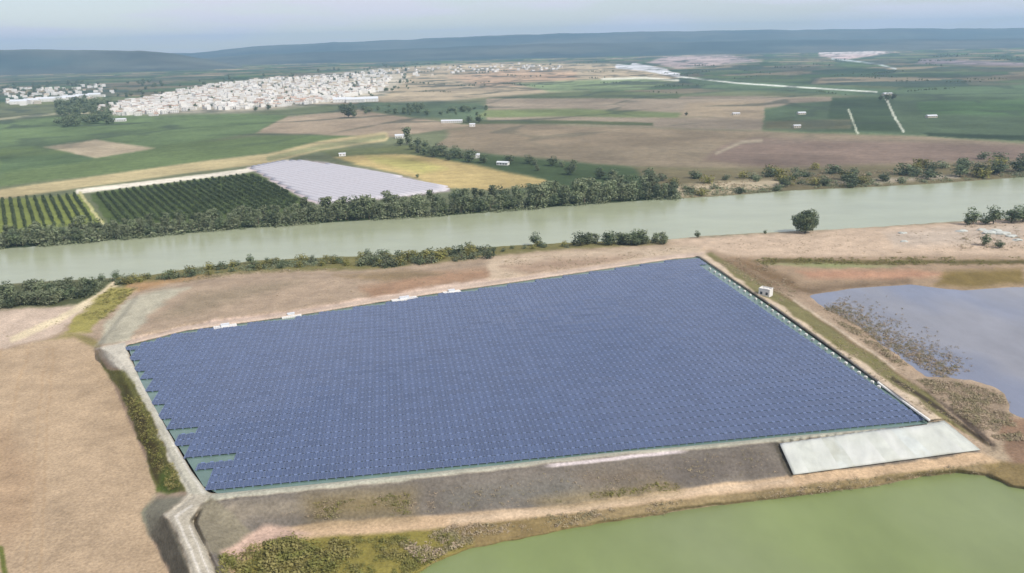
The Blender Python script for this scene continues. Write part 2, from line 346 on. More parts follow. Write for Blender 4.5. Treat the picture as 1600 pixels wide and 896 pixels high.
paint([(x, y-14) for x, y in RFAR[:14]]+[(x, y+3) for x, y in RFAR[:14]][::-1], (66,78,54), 3)
# this side of the river
paint(near_poly, (176,158,132), 3)
paint([(-700,500),(0,470),(150,470),(90,522),(0,546),(-700,605)], (206,188,164), 2)
paint([(-700,500),(0,446),(160,436),(200,440),(140,476),(0,484),(-700,530)], (92,98,66), 3)
stroke([(20,530),(90,500),(150,466),(185,440)], 10, (228,214,176), 4)
stroke([(0,459),(24,458)], 5, (220,214,180), 2)
paint([(190,432),(300,418),(430,402),(600,397),(760,384),(850,378),(1040,372),(1040,380),(860,392),(760,402),(600,420),(400,424),(300,434),(190,452)], (128,124,78), 3)
paint([(196,444),(330,428),(240,448),(190,462)], (182,150,108), 3)
paint([(118,494),(170,450),(212,452),(160,500),(140,520),(106,522)], (158,152,86), 3)
paint([(60,536),(110,520),(150,532),(160,544),(110,540)], (150,140,92), 3)
paint([(150,540),(168,508),(196,472),(250,452),(300,450),(240,500),(205,534)], (190,186,160), 4)
paint([(205,534),(230,495),(280,458),(420,436),(640,428),(760,412),(800,420),(640,452),(460,480),(330,500),(240,524)], (178,160,134), 4)
paint([(240,500),(300,462),(420,442),(480,440),(400,464),(300,492)], (160,146,120), 7)
paint([(560,450),(640,432),(780,418),(800,430),(700,448),(580,470)], (172,142,112), 7)
paint([(520,430),(640,424),(700,430),(600,440)], (150,132,100), 4)
paint([(230,526),(330,500),(460,484),(640,455),(760,438),(760,450),(640,466),(460,494),(290,516),(225,534)], (204,182,162), 3)
paint([(760,405),(900,394),(1000,388),(1095,382),(1095,400),(1050,402),(860,430),(760,444)], (208,190,160), 5)
paint([(780,418),(860,406),(1000,398),(950,412),(830,430)], (176,154,128), 6)
paint([(1040,374),(1300,360),(1600,344),(2300,306),(2300,400),(1600,396),(1300,402),(1150,402),(1090,386)], (204,184,156), 4)
paint([(1380,365),(1500,356),(1600,350),(1600,380),(1400,385)], (196,182,160), 6)
paint([(1100,398),(1180,402),(1600,404),(2300,398),(2300,432),(1600,448),(1500,454),(1400,446),(1258,462),(1200,440)], (166,146,118), 4)
paint([(1170,408),(1230,404),(1340,408),(1600,406),(1600,412),(1340,414),(1230,412)], (104,96,60), 2)
paint([(1190,412),(1300,412),(1400,416),(1300,420)], (150,156,106), 3)
paint([(1240,424),(1420,422),(1500,430),(1400,438),(1260,436)], (186,148,118), 4)
paint([(1480,425),(1600,420),(1600,442),(1520,450),(1460,446)], (134,118,72), 5)
paint([(1210,452),(1260,448),(1420,438),(1420,446),(1258,464)], (124,108,86), 7)
paint([(1100,400),(1170,408),(1240,440),(1260,456),(1190,446),(1130,418)], (130,110,82), 5)
paint(SH, (168,148,122), 5)
paint([(1440,556),(1500,596),(1572,618),(1600,660),(1600,770),(1545,744),(1590,705),(1540,650),(1470,605)], (160,144,120), 5)
paint([(1570,655),(2300,690),(2300,790),(1620,765),(1560,735)], (146,122,98), 4)
# reservoir banks
paint(ARRB+ARR[7::-1], (206,188,166), 2)
stroke([(1180,436),(1256,486),(1356,553),(1440,614)], 7, (122,106,78), 4)
stroke([(1240,470),(1300,508),(1362,550),(1400,578)], 3, (196,182,156), 2)
paint(LCR+LDT[::-1], (124,120,80), 2)
paint(LIN+LCR[::-1], (206,190,162), 1.5)
stroke([(1395,592),(1440,622),(1490,654),(1550,700)], 6, (72,64,50), 3)
stroke([(1088,402),(1140,437),(1210,483),(1310,553),(1405,622),(1450,656)], 4, (226,216,200), 2)
paint([(1535,700),(1560,690),(1580,720),(1560,730)], (176,160,132), 4)
paint(FTRK+POND[7:18][::1][::-1]+[(668,882),(560,960)], (140,124,84), 3)
paint([(330,850),(400,826),(520,836),(700,824),(740,850),(668,882),(600,960),(350,960)], (142,134,70), 5)
paint([(900,800),(1240,764),(1400,742),(1540,724),(1545,742),(1440,744),(1200,780),(900,822)], (150,134,98), 4)
paint(FBOT+FTRK[::-1], (208,182,144), 3)
paint([(700,806),(900,788),(1240,748),(1240,758),(900,800),(700,818)], (212,190,156), 3)
paint(FOUT+FBOT[::-1], (126,120,108), 2)
paint([(310,790),(600,772),(600,790),(400,808),(330,850)], (142,134,116), 8)
paint([(480,776),(640,766),(640,806),(480,814)], (136,124,92), 16)
paint([(700,770),(880,750),(1000,738),(1000,760),(860,780),(700,792)], (118,116,106), 16)
paint([(840,785),(960,766),(1060,748),(1060,768),(900,786)], (146,132,96), 14)
paint([(900,740),(1040,724),(1060,750),(920,764)], (126,116,100), 14)
paint([(1000,726),(1180,704),(1232,738),(1060,762)], (114,108,98), 5)
stroke([(1208,690),(1222,715),(1236,742)], 9, (88,84,72), 3)
paint(FIN+FOUT[:3:-1], (186,186,164), 1.5)
stroke([(860,729),(980,716),(1060,706)], 5, (228,218,210), 2)
# left levee
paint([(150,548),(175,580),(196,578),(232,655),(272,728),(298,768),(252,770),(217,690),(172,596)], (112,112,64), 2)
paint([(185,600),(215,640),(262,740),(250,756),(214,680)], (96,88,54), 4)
paint([(262,728),(285,760),(268,772),(250,766)], (104,122,58), 4)
paint(LFI+[(300,775)]+LFO[4::-1], (196,194,172), 2)
stroke([(214,590),(250,656),(290,725),(318,770)], 5, (212,210,192), 2)
paint([(196,536),(150,548),(190,580),(218,585),(205,555)], (204,200,180), 3)
paint([(228,802),(262,806),(284,860),(312,920),(350,1000),(300,1000),(268,905),(238,845)], (112,108,92), 4)  # lower outer slope: its shaded side is painted in as darker grey
paint([(222,800),(250,780),(300,775),(262,806),(240,830)], (138,136,116), 4)
paint([(300,772),(330,772),(302,812),(324,860),(352,920),(395,1000),(350,1000),(312,920),(284,860),(262,806)], (192,186,164), 2)
stroke([(300,790),(275,808),(298,862),(334,940)], 4, (222,218,200), 2)
stroke([(296,822),(312,862),(345,930)], 2, (226,222,206), 1.5)
paint([(330,776),(352,790),(400,832),(345,868),(326,862),(304,814)], (140,134,112), 3)
paint([(420,818),(345,862),(360,880),(400,850),(480,832)], (206,180,158), 4)
paint(FIELD, (188,165,136), 2.5)
paint([(-50,640),(0,660),(60,740),(40,820),(0,860),(-50,860)], (184,158,128), 20)
stroke([(0,858),(6,900)], 8, (110,116,60), 4)
for i in (3, 7, 8, 12, 15, 16):
    x0 = -300+i*22; stroke([(x0*.45+60, 545), (x0*1.15, 900)], 2.0, (184,158,126), 5)
paint(ARR, (70,84,80), 3, False)

# ---- far things are seen through air: surface colour = seen colour with the haze taken out
dist = np.sqrt(wx**2+wy**2+H*H)
nl = np.clip(.5-sdist(near_poly, GX, GY)/6, 0, 1)*(sdist(FIELD, GX, GY) > 0); C = C*(1-nl[..., None]*np.array([.0, .012, -.01]))
lin = s2l(C)
HZ = 1/9000.0; T = np.exp(-dist*HZ)[..., None]; air = s2l((150,168,192))*.55
alb = np.clip((lin-air*(1-T)*.30)/np.maximum(T, .45), .012, .9)*K
farw = np.clip((300-V)/120, 0, 1)*(sdist(near_poly, GX, GY) > 0)
mot = (fbm(wx/220+9, wy/160, 4)-.47)*.9+(fbm(wx/55, wy/55+3, 4)-.47)*.7
alb = alb*(1+(mot*farw)[..., None])
hedge = np.clip((.055-(sec-best)*.5-(fbm(wx/90, wy/90, 3)-.45)*.25)/.05, 0, 1)*np.clip((180-V)/60, 0, 1)*.65
alb = alb*(1-hedge[..., None])+np.array([.045, .060, .040])*hedge[..., None]
copse = np.clip((fbm(wx/130+40, wy/90+8, 5)-.60)/.03, 0, 1)*np.clip((85-V)/20, 0, 1)*.75
alb = alb*(1-copse[..., None])+np.array([.045, .058, .040])*copse[..., None]
rowd = .4+(cid % 7)*.42; rs = np.sin((wx*np.cos(rowd)+wy*np.sin(rowd))/3.6)+.6*np.sin((wx*np.cos(rowd)+wy*np.sin(rowd))/9.1)
alb = alb*(1+(rs*.045*np.clip((V-50)/60, 0, 1)*(sdist(near_poly, GX, GY) > 0)*(sdist(river_poly, GX, GY) > 0))[..., None])
alb = np.clip(alb*(1+(n1*.20+n3*.25)[..., None]*np.clip(V/200, .5, 1)[..., None]), .01, .85)
for _ in range(3):                         # rounded, weathered edges
    Zb = Zm.copy(); Zb[1:-1, 1:-1] = (Zm[1:-1, 1:-1]*4+(Zm[:-2, 1:-1]+Zm[2:, 1:-1]+Zm[1:-1, :-2]+Zm[1:-1, 2:])*2+Zm[:-2, :-2]+Zm[2:, 2:]+Zm[:-2, 2:]+Zm[2:, :-2])/16
    Zm = Zb
def xblur(Q, k, msk):
    W_ = np.zeros_like(Q); t_ = 0
    for j in range(-k, k+1): w_ = k+1-abs(j); W_ += np.roll(Q, j, 1)*w_; t_ += w_
    mm_ = msk if Q.ndim == 2 else msk[..., None]
    return Q*(1-mm_)+W_/t_*mm_
fm = np.clip(.5-sdist([(360,762),(520,744),(780,716),(1080,684),(1210,672),(1210,775),(900,815),(660,860),(420,850),(400,790)], GX, GY)/8, 0, 1)
bm_ = np.clip(.5-sdist([(235,530),(460,484),(860,422),(1070,392),(1070,408),(860,440),(460,500),(290,524),(225,545)], GX, GY)/8, 0, 1)
for Q_k in range(2): Zm = xblur(xblur(Zm, 7, fm), 4, bm_); alb = xblur(xblur(alb, 5, fm), 3, bm_)
gx, gy, gz = at(GX, GY, Zm); nr, nc = GX.shape

# classes of ground, each a structure object of its own
cls = np.zeros(GX.shape, int)
def klass(P, k): cls[sdist(P, GX, GY) < 0] = k
klass(near_poly, 1); klass(river_poly, 1)
klass(ARRB+LCR+FBOT[::-1]+LFB[::-1], 2)
klass(FBOT+FTRK[::-1], 4)
klass(FIELD, 3)
names = ['ground', 'river_bank', 'embankment', 'field', 'dirt_track']
idx = np.arange(nr*nc).reshape(nr, nc)
quad = np.stack([idx[1:, :-1], idx[1:, 1:], idx[:-1, 1:], idx[:-1, :-1]], -1).reshape(-1, 4)
fc = cls[:-1, :-1].reshape(-1)
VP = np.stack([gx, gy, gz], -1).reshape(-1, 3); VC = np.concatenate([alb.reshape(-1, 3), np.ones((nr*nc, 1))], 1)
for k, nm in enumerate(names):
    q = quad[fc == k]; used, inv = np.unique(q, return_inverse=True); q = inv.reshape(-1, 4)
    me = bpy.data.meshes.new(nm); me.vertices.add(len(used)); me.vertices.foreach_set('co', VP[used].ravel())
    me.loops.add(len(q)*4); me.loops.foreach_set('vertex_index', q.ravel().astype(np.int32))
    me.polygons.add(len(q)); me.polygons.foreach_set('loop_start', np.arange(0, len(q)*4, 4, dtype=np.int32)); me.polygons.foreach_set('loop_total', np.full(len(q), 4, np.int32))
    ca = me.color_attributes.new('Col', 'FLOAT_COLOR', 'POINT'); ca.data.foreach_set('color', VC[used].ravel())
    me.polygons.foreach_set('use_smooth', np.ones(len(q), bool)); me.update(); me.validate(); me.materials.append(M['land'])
    tag(link(nm, me), kind='structure')
def zat(x, y):
    v = y-yh(x); i = int(np.clip(np.searchsorted(rows, v)-1, 0, nr-2)); j = int(np.clip(np.searchsorted(cols, x)-1, 0, nc-2))
    fi = min(max((v-rows[i])/(rows[i+1]-rows[i]), 0), 1); fj = min(max((x-cols[j])/(cols[j+1]-cols[j]), 0), 1)
    return float((Zm[i, j]*(1-fj)+Zm[i, j+1]*fj)*(1-fi)+(Zm[i+1, j]*(1-fj)+Zm[i+1, j+1]*fj)*fi)
def gp(x, y, dz=0.0): return pt(x, y, zat(x, y)+dz)

# the plain beyond the detailed ground, out to the horizon
mb = MB(); mb.poly([(-16900,-900,-14),(16900,-900,-14),(16900,13300,-14),(-16900,13300,-14)])
far = mat('far_land', (.085, .10, .06), .95, .1, .4, .0012, coord='World', second=(.14, .125, .09), detail=8)
tag(link('terrain', mb.mesh('terrain', far)), kind='structure')

# water surfaces
def sheet(name, P, z, m):
    mb = MB(); mb.poly([pt(x, y, z) for x, y in P]); me = mb.mesh(name, m)
    bm = bmesh.new(); bm.from_mesh(me); bmesh.ops.triangulate(bm, faces=bm.faces); bm.to_mesh(me); bm.free()
    return tag(link(name, me), kind='structure')
sheet('river', [(x, y-5) for x, y in RFAR]+[(x, y+5) for x, y in RNEAR][::-1], ZR, M['river'])
sheet('pond', [(550,1300),(560,960),(600,900),(650,872),(720,850),(800,834),(900,816),(1080,790),(1280,765),(1440,738),(1500,730),(1560,736),(1640,755),(2300,790),(2300,1300)], ZP, M['pond_green'])
sheet('shallow_lagoon', [(1240,455),(1330,444),(1420,438),(1500,448),(1600,441),(2300,420),(2300,800),(1700,680),(1610,664),(1560,640),(1440,605),(1400,570),(1350,530),(1290,492),(1250,470)], ZB, M['pond_blue'])
sheet('reservoir', [(196,532),(640,460),(1060,400),(1090,398),(1150,442),(1320,562),(1440,648),(1450,662),(1200,690),(600,756),(345,774),(318,760),(225,610)], 0, M['res'])

# ------------------------------------------------------------------ far hills
def ridge(name, prof, d0, width, m, seed):
    # prof: (px, py of the crest in the photo) at distance d0
    xs = np.arange(prof[0][0], prof[-1][0]+1, 6.0); ys = np.interp(xs, [p[0] for p in prof], [p[1] for p in prof])
    ys = ys+(fbm(xs/40+seed, xs*0+seed, 4)-.47)*3.0
    vs = []; n = 10
    for x, y in zip(xs, ys):
        dx, dy, dz = axes((x-800)/F, (448-y)/F); t = d0/dy; top = Vector((dx*t, d0, H+dz*t))
        for j in range(n+1):
            s = -1+2*j/n; hgt = (math.cos(s*math.pi)+1)/2; nn = (vnoise(np.array(x/14.0+seed), np.array(j*.9))-.5)*.16*(1-hgt)*4*hgt
            vs.append((top.x*(1+s*width/d0), d0+s*width, -14+(top.z+14)*max(0, hgt+float(nn))))
    fs = []; mcount = len(xs)
    for i in range(mcount-1):
        for j in range(n): a_ = i*(n+1)+j; fs.append((a_, a_+n+1, a_+n+2, a_+1))
    me = bpy.data.meshes.new(name); me.from_pydata(vs, [], fs); me.materials.append(m); me.polygons.foreach_set('use_smooth', [True]*len(fs)); me.update()
    tag(link(name, me), kind='structure')
hm = mat('hill_land', (.040, .058, .046), .95, .1, .5, .003, coord='World', second=(.095, .095, .065), stretch=(.5, 1, 1, .2))
ridge('hills', [(-700,84),(-300,80),(0,78),(120,78),(220,80),(270,84),(320,92),(380,104)], 6500, 1100, hm, 3)
ridge('hills', [(-700,94),(-200,86),(60,82),(300,83),(400,73),(520,67),(640,62),(760,56),(900,52),(1050,49),(1200,47),(1400,45),(1600,44),(1900,38),(2300,34)], 10800, 2400, hm, 8)
ridge('hills', [(200,100),(300,92),(420,84),(560,79),(700,74),(840,68),(1000,67),(1200,63),(1400,62),(1600,60),(1900,54),(2300,44)], 8200, 1400, hm, 21)

# ------------------------------------------------------------------ haze
mb = MB(); mb.box((0, 6200, 160), (34000, 14400, 352))
hz = bpy.data.materials.new('haze'); hz.use_nodes = True; hn = hz.node_tree; hn.nodes.remove(hn.nodes['Principled BSDF'])
pv = hn.nodes.new('ShaderNodeVolumePrincipled'); pv.inputs['Color'].default_value = (.46, .74, 1, 1); pv.inputs['Density'].default_value = 9.5e-5; pv.inputs['Anisotropy'].default_value = 0.1
hn.links.new(pv.outputs[0], hn.nodes['Material Output'].inputs['Volume'])
tag(link('haze', mb.mesh('haze', hz)), kind='stuff')

# ------------------------------------------------------------------ floating solar array
fl, fr = pt(350, 764, .4), pt(1436, 658, .4); rdir = (fr-fl); rdir.z = 0; rdir.normalize(); rang = math.atan2(rdir.y, rdir.x); pdir = Vector((-rdir.y, rdir.x, 0))
arrw = [pt(x, y, .4) for x, y in ARR]
loc = [((p-fl).dot(rdir), (p-fl).dot(pdir)) for p in arrw]
PITCHR, TW = 4.25, 5.2
tilt = math.radians(6)
def table_mesh():
    mb = MB(); L = 3.15
    for x0 in (0.08, 2.68):
        w_ = 2.44
        y0, y1 = 0.0, L*math.cos(tilt); z0, z1 = .42, .42+L*math.sin(tilt); t = .05
        mb.poly([(x0,y0,z0),(x0+w_,y0,z0),(x0+w_,y1,z1),(x0,y1,z1)], 1)                 # aluminium frame top
        i = .06; f = lambda x, s: (x, y0+(y1-y0)*s, z0+(z1-z0)*s+.006)
        for k in range(2):
            a_, b_ = x0+i+k*(w_/2-i/2), x0+w_/2-i/2+k*(w_/2-i/2)
            mb.poly([f(a_, .02), f(b_, .02), f(b_, .98), f(a_, .98)], 0)
        mb.poly([(x0,y0,z0-t),(x0+w_,y0,z0-t),(x0+w_,y0,z0),(x0,y0,z0)], 1)
        mb.poly([(x0,y1,z1-t),(x0,y0,z0-t),(x0,y0,z0),(x0,y1,z1)], 1); mb.poly([(x0+w_,y0,z0-t),(x0+w_,y1,z1-t),(x0+w_,y1,z1),(x0+w_,y0,z0)], 1)
        mb.poly([(x0+w_,y1,z1-t),(x0,y1,z1-t),(x0,y1,z1),(x0+w_,y1,z1)], 1); mb.poly([(x0,y0,z0-t),(x0,y1,z1-t),(x0+w_,y1,z1-t),(x0+w_,y0,z0-t)], 1)
        mb.box((x0+.4, 2.9, .45), (.12, .12, .9), 1); mb.box((x0+w_-.4, 2.9, .45), (.12, .12, .9), 1)
    return mb.mesh('solar_panel', [M['cells'], M['frame']])
panel_me = table_mesh()
def spans(yv):
    xs = []
    for i in range(len(loc)):
        (ax, ay), (bx, by) = loc[i], loc[(i+1) % len(loc)]
        if (ay > yv) != (by > yv): xs.append(ax+(yv-ay)*(bx-ax)/(by-ay))
    return sorted(xs)
ordn = ['', 'second', 'third', 'fourth', 'fifth', 'sixth', 'seventh', 'eighth', 'ninth', 'tenth', 'eleventh', 'twelfth', 'thirteenth', 'fourteenth', 'fifteenth', 'sixteenth', 'seventeenth', 'eighteenth', 'nineteenth']
tens = {2: 'twent', 3: 'thirt', 4: 'fort', 5: 'fift', 6: 'sixt', 7: 'sevent', 8: 'eight', 9: 'ninet'}
def ordinal(n):
    if n == 1: return 'first'
    if n < 20: return ordn[n-1]
    t, u = divmod(n, 10)
    return tens[t]+'ieth' if u == 0 else tens[t]+'y-'+('first' if u == 1 else ordn[u-1])
rowsL = []
maxy = max(q[1] for q in loc); r = 0
while True:
    yv = .2+r*PITCHR; r += 1
    if yv > maxy-2: break
    s1, s2 = spans(max(yv+1.4, 4.0)), spans(min(max(yv+2.2, 4.5), maxy-.2))
    if len(s1) < 2 or len(s2) < 2: continue
    x0, x1 = max(s1[0], s2[0]), min(s1[-1], s2[-1])
    k0, k1 = math.floor(x0/TW+.3), math.ceil(x1/TW-.35)
    if r == 5: k0 += 2
    if r == 10: k0 += 1
    if k1-k0 < 1: continue
    rowsL.append((yv, k0, k1))
NR = len(rowsL)
for i, (yv, k0, k1) in enumerate(rowsL):
    o = fl+rdir*(k0*TW)+pdir*yv; root = empty('solar_panel_row', (o.x, o.y, 0), rang)
    nfb = 'from the near bank' if i < NR//2+1 else 'from the far bank'; n_ = i+1 if i < NR//2+1 else NR-i
    tag(root, 'floating row of blue solar panels, %s row %s' % (ordinal(n_), nfb), 'solar panels', 'rows of floating solar panels on the reservoir')
    for k in range(k1-k0):
        p = link('panel', panel_me, root); p.location = (k*TW, 0, 0)
        p.rotation_euler = (random.uniform(-.012, .012), random.uniform(-.006, .006), 0)
    mb = MB(); Lr = (k1-k0)*TW
    for k in range((k1-k0)*2):
        mb.box((k*2.6+1.3, 3.7, .30), (1.0, .55, .66)); mb.box((k*2.6+.08, 1.7, .14), (.5, 3.3, .34)); mb.box((k*2.6+1.3, 3.7, .05), (2.55, .4, .3))
    link('float', mb.mesh('float', M['float']), root)
# pale work rafts moored along the far edge
for x, y, w_, d_, lab in ((352,511,10,4.0,'white work raft at the left end of the far panel edge'), (455,494,9,3.6,'white work raft second from the left along the far edge'), (632,468,13,3.6,'longest white work raft on the far panel edge'), (706,457,9,3.4,'white work raft right of the longest one on the far edge')):
    p = pt(x, y, .3); t = empty('work_raft', (p.x, p.y, 0), rang+.26); tag(t, lab, 'raft', 'white rafts along the far edge of the panels')
    mb = MB()
    for k in range(int(w_)): mb.box((-w_/2+k+.5, 0, .35), (.93, d_, .7))
    child('deck', mb.mesh('deck', M['wall']), t)
    mb = MB(); mb.box((0, .4, 1.15), (w_*.35, 1.3, .9)); mb.box((0, .4, 1.66), (w_*.38, 1.5, .1)); child('locker', mb.mesh('locker', M['metal']), t)

# white liner on the outer slope at the front right corner
nx, ny = 60, 14; mb = MB(); tl, tr, br_, bl_ = (1218,693),(1475,657),(1532,703),(1240,742)
for j in range(ny+1):
    for i in range(nx+1):
        s, t = i/nx, j/ny
        x = (tl[0]*(1-s)+tr[0]*s)*(1-t)+(bl_[0]*(1-s)+br_[0]*s)*t; y = (tl[1]*(1-s)+tr[1]*s)*(1-t)+(bl_[1]*(1-s)+br_[1]*s)*t
        q = gp(x, y, .45+.07*math.sin(i*.9+j*.3)*random.random()); mb.v.append(tuple(q))
for j in range(ny):
    for i in range(nx): a_ = j*(nx+1)+i; mb.f.append((a_+nx+1, a_+nx+2, a_+1, a_)); mb.m.append([0, 1, 0, 2, 0][(i//5) % 5])
M['sheet2'] = mat('liner_dusty', A(204, 207, 198), .6, .3, .12, .3, .12, .5, coord='World'); M['sheet3'] = mat('liner_grey', A(206, 211, 206), .6, .3, .12, .3, .12, .5, coord='World', second=A(192, 194, 182))
o = link('slope_liner', mb.mesh('slope_liner', [M['sheet'], M['sheet2'], M['sheet3']], True)); tag(o, 'pale white liner sheet covering the slope at the right corner of the reservoir', 'liner')
sm = o.modifiers.new('thickness', 'SOLIDIFY'); sm.thickness = .12; sm.offset = -1

# pale kerb rail and anchor blocks along the right levee
def lerp_path(P, s):
    n = len(P)-1; k = min(int(s*n), n-1); f = s*n-k; return (P[k][0]*(1-f)+P[k+1][0]*f, P[k][1]*(1-f)+P[k+1][1]*f)
PIPE = [(1372,598),(1400,619),(1428,640),(1452,657)]
mb = MB(); pr = [gp(x, y, .75) for x, y in [lerp_path(PIPE, s/12) for s in range(13)]]
for a_, b_ in zip(pr[:-1], pr[1:]): mb.tube(a_, b_, .45, .45, 10)
tag(link('water_pipe', mb.mesh('water_pipe', M['wall'], True)), 'thick white pipe lying along the inner edge of the right levee', 'pipe')
mb = MB(); mb.box((0, 0, .35), (1.1, .8, .7)); mb.box((0, 0, .75), (.7, .5, .15)); blk = mb.mesh('anchor_block', M['wall'])
NBK = 30
for i in range(NBK):
    x, y = lerp_path([(1106,424),(1150,452),(1200,487),(1250,523),(1310,566),(1370,609)], i/(NBK-1)+.0)
    o = link('anchor_block', blk); o.location = pt(x+3, y-3, .1); o.rotation_euler[2] = -.9+random.uniform(-.2, .2)
    tag(o, 'white mooring block on the right water edge, %s from the far corner' % ordinal(i+1), 'block', 'white mooring blocks along the right edge')

# ------------------------------------------------------------------ trees
def crown_mesh(name, hgt, rad, m, n, leaf, lobes, seed, base=.25, shape=1.0):
    rg = random.Random(seed); mb = MB(); L = []
    for k in range(lobes):
        t = rg.random(); ang_ = rg.uniform(0, 6.28); rr = rad*.55*rg.random()**.5*(1-abs(t-.4)*.7)
        L.append((Vector((math.cos(ang_)*rr, math.sin(ang_)*rr, hgt*(base+.12+(.88-base-.1)*t))), rad*rg.uniform(.38, .62), rg.uniform(.8, 1.3)*shape))
    for k in range(n):
        c, r_, st = L[rg.randrange(lobes)]
        d = Vector((rg.gauss(0, 1), rg.gauss(0, 1), rg.gauss(0, 1))).normalized(); q = c+Vector((d.x, d.y, d.z*st))*r_*(rg.uniform(.55, 1.05) if rg.random() < .8 else rg.uniform(1.0, 1.25))
        if q.z > hgt: q.z = hgt*rg.uniform(.9, 1)
        nrm = (d+Vector((rg.gauss(0, .5), rg.gauss(0, .5), rg.gauss(0, .5)+.3))).normalized(); a_ = nrm.orthogonal().normalized(); b_ = nrm.cross(a_)
        th = rg.uniform(0, 6.28); a2 = a_*math.cos(th)+b_*math.sin(th); b2 = nrm.cross(a2); s = leaf*rg.uniform(.6, 1.3)
        mb.poly([q-a2*s-b2*s*.5, q+a2*s*.2-b2*s*.7, q+a2*s+b2*s*.3, q-a2*s*.1+b2*s*.7])
    return mb.mesh(name, m)
def trunk_mesh(hgt, r_, seed):
    rg = random.Random(seed); mb = MB(); top = Vector((rg.uniform(-.3, .3), rg.uniform(-.3, .3), hgt*.7)); mb.tube((0, 0, -.6), top*.5, r_, r_*.7); mb.tube(top*.5, top, r_*.7, r_*.25)
    for k in range(5):
        p = top*rg.uniform(.4, .85); ang_ = rg.uniform(0, 6.28); mb.tube(p, p+Vector((math.cos(ang_), math.sin(ang_), .9))*hgt*.22, r_*.35, r_*.1, 5)
    return mb.mesh('trunk', M['bark'], True)
def proto(kind, specs):
    out = []
    for s in specs:
        out.append((crown_mesh('crown', *s), trunk_mesh(s[0], max(.12, s[0]*.022), s[6] if len(s) > 6 else 1)))
    return out
#            hgt rad mat n leaf lobes seed
POP = proto('river', [(10, 3.4, M['leaf'], 620, .42, 9, 1, .12, 1.3), (10, 3.0, M['leaf'], 560, .42, 8, 2, .1, 1.5), (10, 4.2, M['leaf'], 700, .45, 11, 3, .08), (10, 3.8, M['leaf_d'], 640, .42, 9, 4, .1), (10, 2.6, M['leaf'], 460, .42, 7, 5, .15, 1.6)])
BSH = proto('bush', [(3, 1.8, M['leaf'], 260, .22, 6, 11, -.05), (3, 2.2, M['leaf_d'], 300, .22, 7, 12, -.05), (3, 2.0, M['leaf_y'], 280, .22, 6, 13, -.05)])
CIT = [crown_mesh('orchard_tree', 3.6, 2.1, M['citrus'], 150, .42, 6, 21+i, .0) for i in range(3)]
def plant(kind, pr, x, y, hpx, label, cat, group, wsc=1.0, parts=True, dz=0.0):
    p = gp(x, y, dz); d = (p-co.location).length; hm_ = hpx/F*d*1.0; base = {'tree': 10.0, 'shrub': 3.0}[kind]; s = hm_/base
    t = empty(kind, p-Vector((0, 0, .2)), random.uniform(0, 6.28)); t.scale = (s*wsc, s*wsc, s)
    tag(t, label, cat, group); link('crown', pr[0], t)
    if parts: link('trunk', pr[1], t)
    return t
# belt on the far bank (every tree its own)
def yfar(x): return float(np.interp(x, [q[0] for q in RFAR], [q[1] for q in RFAR]))
def ynear(x): return float(np.interp(x, [q[0] for q in RNEAR], [q[1] for q in RNEAR]))
BELT = []
x = -60
while x < 1060:
    for rr in range(2):
        hh = 26 if x < 150 else (24 if x < 460 else (31 if x < 760 else (33 if x < 1020 else 22)))
        BELT.append((x+random.uniform(-5, 5), yfar(x)-3-rr*random.uniform(7, 12), hh*random.uniform(.65, 1.12)*(1-.1*rr)))
    x += random.uniform(10, 14)*(1.15 if x < 460 else 1)
BELT.sort(key=lambda q: -q[1])
for i, (x, y, hh) in enumerate(BELT):
    q = random.random(); pr = POP[3] if q < (.35 if x > 650 else .18) else POP[random.choice((0, 1, 2, 4))]
    row = 'at the water' if y > yfar(x)-6 else 'in back row'; seg = ('left of the orchard track' if x < 165 else 'below the dark orchard') if x < 470 else ('below the white plastic' if x < 700 else ('below the yellow field' if x < 860 else 'at its right end'))
    plant('tree', pr, x, y, hh, 'far bank tree %s, %s' % (row, seg), 'tree', 'trees of the far bank belt '+seg+' '+row, 1.15)
# scrub and small trees on the far bank towards the right
for i in range(70):
    x = random.uniform(1030, 1640); y = yfar(x)-random.uniform(2, 34); hh = random.uniform(7, 15)
    right = 'by the bare patch' if x < 1230 else 'below the brown field'
    plant('shrub', BSH[random.choice((0, 1, 1, 2))], x, y, hh, 'low olive far bank shrub %s' % right, 'shrub', 'far bank shrubs '+right, 1.6)
for i, (x, y, hh) in enumerate([(1225,292,22),(1290,290,20),(1330,284,18),(1380,283,18),(1450,280,20),(1500,276,24),(1530,274,26),(1560,272,26),(1590,270,28),(1620,268,26)]):
    plant('tree', POP[3], x, y, hh*.72, 'dark tree on the far bank at the right, %s from the bare bank' % ordinal(i+1), 'tree', 'dark trees on the far bank at the right', 1.9)
# near bank strip
for i in range(46):
    x = random.uniform(-30, 150); y = random.uniform(ynear(x)+14, ynear(x)+32+(150-x)*.05); hh = random.uniform(12, 22)
    plant('tree', POP[random.choice((0, 2, 3))], x, y, hh, 'green thicket tree at the near bank left end', 'tree', 'thicket trees at the left end of the near bank', 1.5)
def strip(x0, x1, n, h0, h1, off0, off1, label, group, pool, kind='shrub', ws=1.3):
    for i in range(n):
        x = random.uniform(x0, x1); plant(kind, pool[random.randrange(len(pool))], x, ynear(x)+random.uniform(off0, off1), random.uniform(h0, h1), label, 'tree' if kind == 'tree' else 'shrub', group, ws)
strip(152, 300, 20, 8, 13, 4, 12, 'dark near bank shrub beside the pale path', 'near bank shrubs beside the path', BSH)
strip(300, 560, 38, 6, 12, 3, 14, 'olive near bank shrub behind the tan bench', 'near bank shrubs behind the bench', BSH)
strip(560, 770, 60, 9, 17, 3, 18, 'green shrub in the thick near bank strip', 'shrubs of the middle near bank strip', [BSH[0], BSH[1], BSH[0], BSH[2]])
strip(770, 900, 14, 5, 9, 3, 8, 'low near bank shrub right of the thick strip', 'low shrubs right of the middle strip', BSH)
